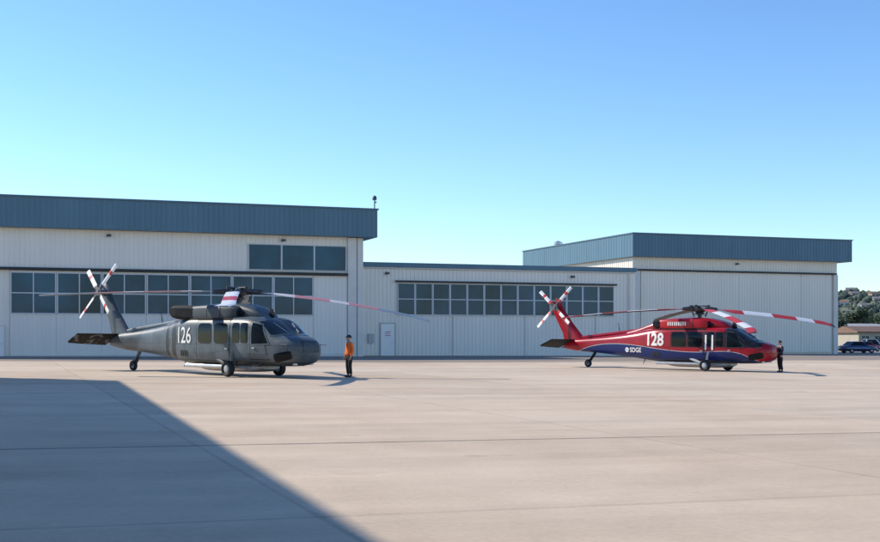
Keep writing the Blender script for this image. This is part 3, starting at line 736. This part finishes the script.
# ------------------------------------------------------------------ people
def skinned(verts,edges,rad,sub=2):
    me=bpy.data.meshes.new('s'); me.from_pydata(verts,edges,[]); o=bpy.data.objects.new('s',me); COL.objects.link(o)
    o.modifiers.new('s','SKIN'); sd=me.skin_vertices[0].data
    for i,r in enumerate(rad):
        rr=r if isinstance(r,tuple) else (r,r); sd[i].radius=rr; sd[i].use_root=(i==0)
    ms=o.modifiers.new('u','SUBSURF'); ms.levels=sub; ms.render_levels=sub
    dg=bpy.context.evaluated_depsgraph_get(); e=bpy.data.meshes.new_from_object(o.evaluated_get(dg))
    v=[tuple(p.co) for p in e.vertices]; f=[tuple(p.vertices) for p in e.polygons]
    bpy.data.objects.remove(o); bpy.data.meshes.remove(me); bpy.data.meshes.remove(e)
    return v,f
def person(x,y,rz,arms,legs,top_mat,leg_mat,label,cap=None,turn=0):
    root=empty('person',(x,y,gz(x,y)),rz); tag(root,label,'person')
    V=[(0,0,.96),(0,-.005,1.12),(0,-.01,1.30),(0,-.005,1.43),(0,.005,1.52),(0,.02,1.585),(0,.025,1.665),(0,.015,1.735)]
    Rr=[(.145,.105),(.135,.10),(.155,.11),(.10,.08),(.052,.052),(.07,.08),(.078,.098),(.055,.07)]
    E=[(i,i+1) for i in range(7)]
    def addc(start,pts,rs,V,Rr,E):
        prev=start
        for p,r in zip(pts,rs): V.append(p); Rr.append(r); E.append((prev,len(V)-1)); prev=len(V)-1
    for s in (-1,1):
        el,wr,pa=arms[s]
        addc(3,[(s*.18,-.005,1.415),el,wr,pa],[.062,.045,.03,(.036,.022)],V,Rr,E)
        k,a,t=legs[s]
        addc(0,[(s*.095,0,.88),k,a,t],[.092,.062,.044,.04],V,Rr,E)
    v,f=skinned(V,E,Rr); m=MB(); m.add(v,f,0)
    for s in (-1,1):
        el,wr,pa=[Vector(p) for p in arms[s]]; d=(pa-wr).normalized()
        side=Vector((0,1,0)); side=(side-d*side.dot(d))
        if side.length<.3: side=Vector((0,0,1))-d*d.z
        side.normalize(); curl=Vector((-s,0,0)); curl=(curl-d*curl.dot(d)).normalized()
        for q,L in ((.027,.072),(.009,.08),(-.009,.075),(-.027,.06)):
            p0=pa+side*q-d*.005; p1=p0+d*(.03+L*.4)+curl*.004; p2=p1+d*L*.33+curl*L*.12; p3=p2+d*L*.2+curl*L*.2
            m.path([p0,p1,p2,p3],[.0095,.009,.008,.006],6,0)
        p0=pa-d*.035+side*.028; p1=p0+side*.03+d*.02; p2=p1+side*.008+d*.03
        m.path([p0,p1,p2],[.011,.010,.007],6,0)
    m.path([(0,.108,1.675),(0,.132,1.635),(0,.105,1.625)],[.010,.016,.012],6,0)
    for s in (-1,1):
        m.lathe((s*.033,.108,1.672),[(.002,-.006),(.012,-.003),(.012,.004),(.002,.008)],'y',8,1)
        m.lathe((s*.083,.02,1.655),[(.005,-.012),(.024,-.01),(.028,.0),(.022,.012),(.004,.014)],'y',8,0)
    m.path([(-.025,.105,1.592),(.025,.105,1.592)],.006,6,2)
    m.build('body',[SKIN,HAIR,PINKP],root,True,60)
    # jacket: torso and sleeves
    V=[(0,0,.90),(0,0,1.02),(0,-.005,1.15),(0,-.01,1.30),(0,-.005,1.43),(0,.0,1.50)]
    Rr=[(.185,.145),(.182,.145),(.178,.145),(.195,.15),(.135,.11),(.08,.078)]; E=[(i,i+1) for i in range(5)]
    v,f=skinned(V,E,Rr); m=MB(); m.add(v,f)
    for s in (-1,1):
        el,wr,pa=[Vector(p) for p in arms[s]]; sh=Vector((s*.165,-.005,1.41))
        v,f=skinned([tuple(sh-Vector((s*.06,0,-.01))),tuple(sh),tuple((sh+el)/2),tuple(el),tuple((el+wr)/2),tuple(wr)],[(0,1),(1,2),(2,3),(3,4),(4,5)],[.085,.088,.076,.068,.06,.052])
        m.add(v,f)
    m.build('jacket',top_mat,root,True,60)
    V=[(0,0,.99),(0,0,.92)]; Rr=[(.16,.12),(.16,.12)]; E=[(0,1)]
    for s in (-1,1):
        k,a,t=legs[s]; a2=(a[0],a[1],a[2]+.03)
        addc(1,[(s*.10,0,.83),k,a2],[.112,.082,.066],V,Rr,E)
    v,f=skinned(V,E,Rr); m=MB(); m.add(v,f); m.build('trousers',leg_mat,root,True,60)
    for s in (-1,1):
        k,a,t=legs[s]
        v,f=skinned([(a[0],a[1],a[2]+.07),(a[0],a[1]-.01,.06),(t[0],t[1]+.03,.05)],[(0,1),(1,2)],[.058,.06,(.05,.045)]); m=MB(); m.add([(p[0],p[1],max(p[2],.004)) for p in v],f)
        m.build('boot',BOOT,root,True,60)
    m=MB(); rings=[]
    for i in range(7):
        t=i/6*R(88); rr=math.cos(t); zz=math.sin(t)
        rings.append([(.091*rr*math.cos(2*math.pi*k/16),.012+.112*rr*math.sin(2*math.pi*k/16)-(.012 if i<2 else 0),1.69+.108*zz-(.035 if (i==0 and math.sin(2*math.pi*k/16)<.2) else 0)) for k in range(16)])
    m.loft(rings)
    if cap:
        m.loft([[(-.07,.10,1.70),(.07,.10,1.70),(.07,.10,1.712),(-.07,.10,1.712)],[(-.05,.19,1.685),(.05,.19,1.685),(.05,.19,1.695),(-.05,.19,1.695)]])
    m.build('cap' if cap else 'hair',cap or HAIR,root,True,50)
    return root
legsA={-1:((-.11,.03,.49),(-.12,-.02,.085),(-.14,.13,.045)),1:((.11,.02,.49),(.12,-.03,.085),(.14,.12,.045))}
armsA={-1:((-.255,-.03,1.13),(-.265,.06,.90),(-.262,.085,.82)),1:((.255,-.04,1.13),(.27,.04,.89),(.268,.06,.81))}
person(-3.8,50.2,R(125),armsA,legsA,ORANGE,BLKC,'person in an orange high visibility jacket and black trousers standing beside the grey helicopter',cap=NAVY)
legsB={-1:((-.12,.05,.49),(-.13,-.03,.085),(-.15,.12,.045)),1:((.12,.0,.49),(.13,-.08,.085),(.15,.07,.045))}
armsB={-1:((-.26,.06,1.17),(-.15,.27,1.10),(-.12,.34,1.09)),1:((.26,-.05,1.13),(.28,.06,.90),(.275,.085,.82))}
person(19.08,67.3,R(115),armsB,legsB,NAVY,BLKC,'person in dark clothes standing at the nose of the red helicopter')

# ------------------------------------------------------------------ far right: cars, buildings, hill
def car(x,y,rz,col,label,tall=0):
    P=mat('car_paint',col,.25,.2,.05,2,coat=.6)
    root=empty('parked_car',(x,y,gz(x,y)),rz); tag(root,label,'car','cars parked beyond the right hangar')
    st=[(-2.25,.45,.78,.70,3),(-2.15,.28,.92,.84,3.5),(-1.4,.22,.98,.89,4),(0,.2,.98,.90,4),(1.2,.22,.94,.89,4),(1.95,.28,.82,.84,3.5),(2.25,.40,.66,.70,3)]
    m=MB(); m.loft([sring(*r,cnt=20) for r in interp(st,3)]); b=m.build('body',P,root,True,40)
    zt=1.42+tall
    cs=[(-1.95 if tall else -1.7,.92,.80),(-1.5 if tall else -1.05,zt-.03,.64),(.25,zt,.64),(1.05,.92,.78)]
    m=MB()
    xs0,xs1=cs[0][0],cs[3][0]; xt0,xt1=cs[1][0],cs[2][0]
    bo=[(xs0,-.8,.9),(xs1,-.8,.9),(xs1,.8,.9),(xs0,.8,.9)]; tp=[(xt0,-.62,zt),(xt1,-.62,zt),(xt1,.62,zt),(xt0,.62,zt)]
    m.loft([bo,tp]); m.build('cabin',P,root)
    def quad(a,b,name,ins=.1):
        q=[Vector(p) for p in (a[0],a[1],b[1],b[0])]; c=sum(q,Vector())/4; nrm=(q[1]-q[0]).cross(q[3]-q[0]).normalized()
        if nrm.dot(c-Vector((0,0,1)))<0: nrm=-nrm
        mm=MB(); mm.face([c+(p-c)*(1-ins)+nrm*.008 for p in q]); mm.build(name,HGLASS,root)
    quad((bo[1],bo[2]),(tp[1],tp[2]),'windshield'); quad((bo[3],bo[0]),(tp[3],tp[0]),'rear_window')
    quad((bo[0],bo[1]),(tp[0],tp[1]),'side_window',.16); quad((bo[2],bo[3]),(tp[2],tp[3]),'side_window',.16)
    for sx in (-1.35,1.4):
        for sy in (-.8,.8): wheel(root,(sx,sy,.32),.32,.22)
    for sy in (-.6,.6):
        mm=MB(); mm.lathe((2.16,sy,.66),[(.02,0),(.1,.01),(.09,.06),(.02,.08)],'x',10); mm.build('headlight',LAMP,root)
        mm=MB(); mm.lathe((-2.2,sy,.78),[(.02,0),(.09,-.01),(.08,-.05),(.02,-.06)],'x',10); mm.build('tail_light',NAVR,root)
car(50.8,146,R(15),(.02,.04,.13),'dark blue car parked beside the right hangar corner')
car(59.6,168,R(25),(.35,.03,.03),'red car parked beyond the dark blue car')
car(64.5,186,R(10),(.5,.5,.52),'silver car parked in the far row behind the red car')
car(74.0,205,R(10),(.65,.65,.65),'white van like car at the right end of the far row',.35)
car(70.5,196,R(5),(.03,.03,.03),'black car between the silver and white cars')

STUCCO=mat('beige_stucco',(.42,.37,.30),.9,0,.08,.6); TILE=mat('brown_roof_tile',(.20,.12,.085),.85,0,.2,1.5); WSTU=mat('white_stucco',(.58,.55,.50),.9,0,.06,.6)
def lowbuilding(x,y,rz,L,D,H,wm,rm,label,nwin):
    root=empty('building',(x,y,gz(x,y)-.1),rz); tag(root,label,'building')
    m=MB(); m.box(-L/2,L/2,0,D,-.3,H); m.build('wall',wm,root)
    m=MB(); m.loft([[(-L/2-.6,-.6,H),(-L/2-.6,D+.6,H),(-L/2-.6,D+.6,H+.25),(-L/2-.6,D/2,H+1.5),(-L/2-.6,-.6,H+.25)],[(L/2+.6,-.6,H),(L/2+.6,D+.6,H),(L/2+.6,D+.6,H+.25),(L/2+.6,D/2,H+1.5),(L/2+.6,-.6,H+.25)]])
    m.build('roof',rm,root)
    for k in range(nwin):
        a=-L/2+(k+.5)*L/nwin; window(root,a-.9,a+.9,1.0,2.6,-.02,1,2)
lowbuilding(98.5,262,R(8),15,12,3.2,STUCCO,TILE,'low beige building with a brown roof past the right hangar',5)
lowbuilding(119,330,R(-4),26,14,4.6,WSTU,ROOF,'pale low building with a grey roof behind the beige one',7)

LEAF=[mat('leaf_dark',(.028,.045,.022),.8,0,.35,.8),mat('leaf_mid',(.05,.075,.032),.8,0,.35,.8),mat('leaf_light',(.085,.105,.045),.8,0,.3,.8)]
BARK=mat('bark',(.10,.075,.055),.9,0,.2,3)
def tree(x,y,h,wd,label):
    root=empty('tree',(x,y,gz(x,y)-.1)); tag(root,label,'tree','trees beyond the low buildings')
    m=MB(); m.path([(0,0,0),(.2,.1,h*.3),(0,0,h*.6),(.2,0,h*.85)],[.35,.28,.18,.05],8)
    cl_=[]
    for k in range(16):
        a=random.uniform(0,6.28); q=random.uniform(.15,.8)*wd; zz=h*random.uniform(.35,.93); q*=math.sin(cl((zz/h-.2)/.85,0,1)*math.pi)**.6
        c=Vector((q*math.cos(a),q*math.sin(a),zz)); cl_.append(c); m.tube((0,0,max(h*.25,zz-h*.18)),tuple(c),.1,.03,5)
    m.build('trunk',BARK,root)
    m=MB()
    for ci,c in enumerate(cl_):
        rad=wd*random.uniform(.28,.48)
        for k in range(130):
            d=Vector((random.gauss(0,1),random.gauss(0,1),random.gauss(0,.75))).normalized()*rad*random.uniform(.5,1.05)
            p=c+d; a=Vector((random.gauss(0,1),random.gauss(0,1),random.gauss(0,1))).normalized(); b=a.orthogonal().normalized(); s=random.uniform(.25,.5)
            m.face([p-a*s,p+b*s*.6,p+a*s,p-b*s*.6],random.choice((0,1,1,2)) if d.z>0 else random.choice((0,0,1)))
    m.build('crown',LEAF,root)
for (u,d,h,wd,lb) in ((402,300,6.5,3.2,'rounded dark tree nearest the hangar corner beyond the low buildings'),(412,420,11,5.5,'second tree from the hangar corner, broad and low'),(421,390,12,4.5,'tall tree in the middle of the far tree row'),
  (431,430,11,5,'broad tree near the right edge of the view'),(440,340,8,4,'rightmost tree of the far tree row')):
    tree(u/1200*d,d,h,wd,lb)

def hz(x,y):
    r=math.exp(-((y-1500)/330)**2)*sm((x-120)/330)
    return -2+58*r*(1+.22*noise.noise(Vector((x/170,y/200,3))))+4*r*noise.noise(Vector((x/40,y/40,1)))
m=MB(); gx=list(range(100,1401,20)); gy=list(range(900,2101,25))
for yv in gy:
    for xv in gx: m.v.append((xv,yv,hz(xv,yv)))
n=len(gx)
for j in range(len(gy)-1):
    for i in range(n-1): m.f.append((j*n+i,j*n+i+1,(j+1)*n+i+1,(j+1)*n+i)); m.m.append(0)
hl=m.build('hill',mat('hazed_dry_hillside',(.15,.17,.12),.95,0,.3,.02),None,True,80); tag(hl,'hazy green hill rising behind the airfield at the right edge','hill',kind='structure')  # distance haze is mixed into the pale, greyed hill colour
ico=bmesh.new(); bmesh.ops.create_icosphere(ico,subdivisions=1,radius=1); iv=[v.co.copy() for v in ico.verts]; jf=[tuple(v.index for v in f.verts) for f in ico.faces]; ico.free()
m=MB()
for k in range(1500):
    yv=random.uniform(1050,1560); xv=yv*random.uniform(.29,.44); s=random.uniform(2.0,4.6)
    if noise.noise(Vector((xv/60,yv/60,7)))<-.2: continue
    b0=Vector((xv,yv,hz(xv,yv)+s*.5))
    m.add([b0+Vector((p.x*s*random.uniform(.7,1.3),p.y*s*random.uniform(.7,1.3),p.z*s*random.uniform(.6,1.25))) for p in iv],jf,random.choice((0,0,1,2)))
HLEAF=[mat('hill_leaf_dark',(.06,.085,.065),.9,0,.3,.1),mat('hill_leaf_mid',(.09,.115,.085),.9,0,.3,.1),mat('hill_leaf_light',(.12,.14,.10),.9,0,.3,.1)]
wd=m.build('hillside_wood',HLEAF); tag(wd,'mass of small trees covering the far hillside','wood',kind='stuff')
HW=[mat('house_wall_white',(.55,.53,.50),.9,0,.05,.5),mat('house_wall_tan',(.40,.34,.28),.9,0,.05,.5)]
HRf=[mat('house_roof_red',(.25,.15,.11),.9,0,.1,.5),mat('house_roof_grey',(.22,.21,.21),.9,0,.1,.5)]
hs_=[(.337,1290,'white','red'),(.345,1350,'tan','grey'),(.353,1260,'white','grey'),(.361,1380,'tan','red'),(.342,1420,'white','grey'),(.357,1440,'white','red'),(.364,1300,'tan','grey')]
ords=['lowest left','middle left','lowest middle','upper right','uppermost left','uppermost right','lower right']
for (q,yv,wc,rc),od in zip(hs_,ords):
    xv=q*yv; root=empty('house',(xv,yv,hz(xv,yv)-1+1.0),random.uniform(-.4,.4))
    tag(root,f'small {wc} walled house with {rc} roof, {od} of the houses on the far hill','house','houses on the far hillside')
    L,D,H=random.uniform(8,12),8,random.uniform(3.5,5)
    mm=MB(); mm.box(-L/2,L/2,-D/2,D/2,-3,H); mm.build('wall',HW[wc=='tan'],root)
    mm=MB(); mm.loft([[(-L/2-.5,-D/2-.6,H),(-L/2-.5,D/2+.6,H),(-L/2-.5,0,H+2.2)],[(L/2+.5,-D/2-.6,H),(L/2+.5,D/2+.6,H),(L/2+.5,0,H+2.2)]]); mm.build('roof',HRf[rc=='grey'],root)
    for k in (-1,1):
        mm=MB(); mm.box(k*L*.25-1,k*L*.25+1,-D/2-.06,-D/2-.01,1.2,2.8); mm.build('window',HGLASS,root)
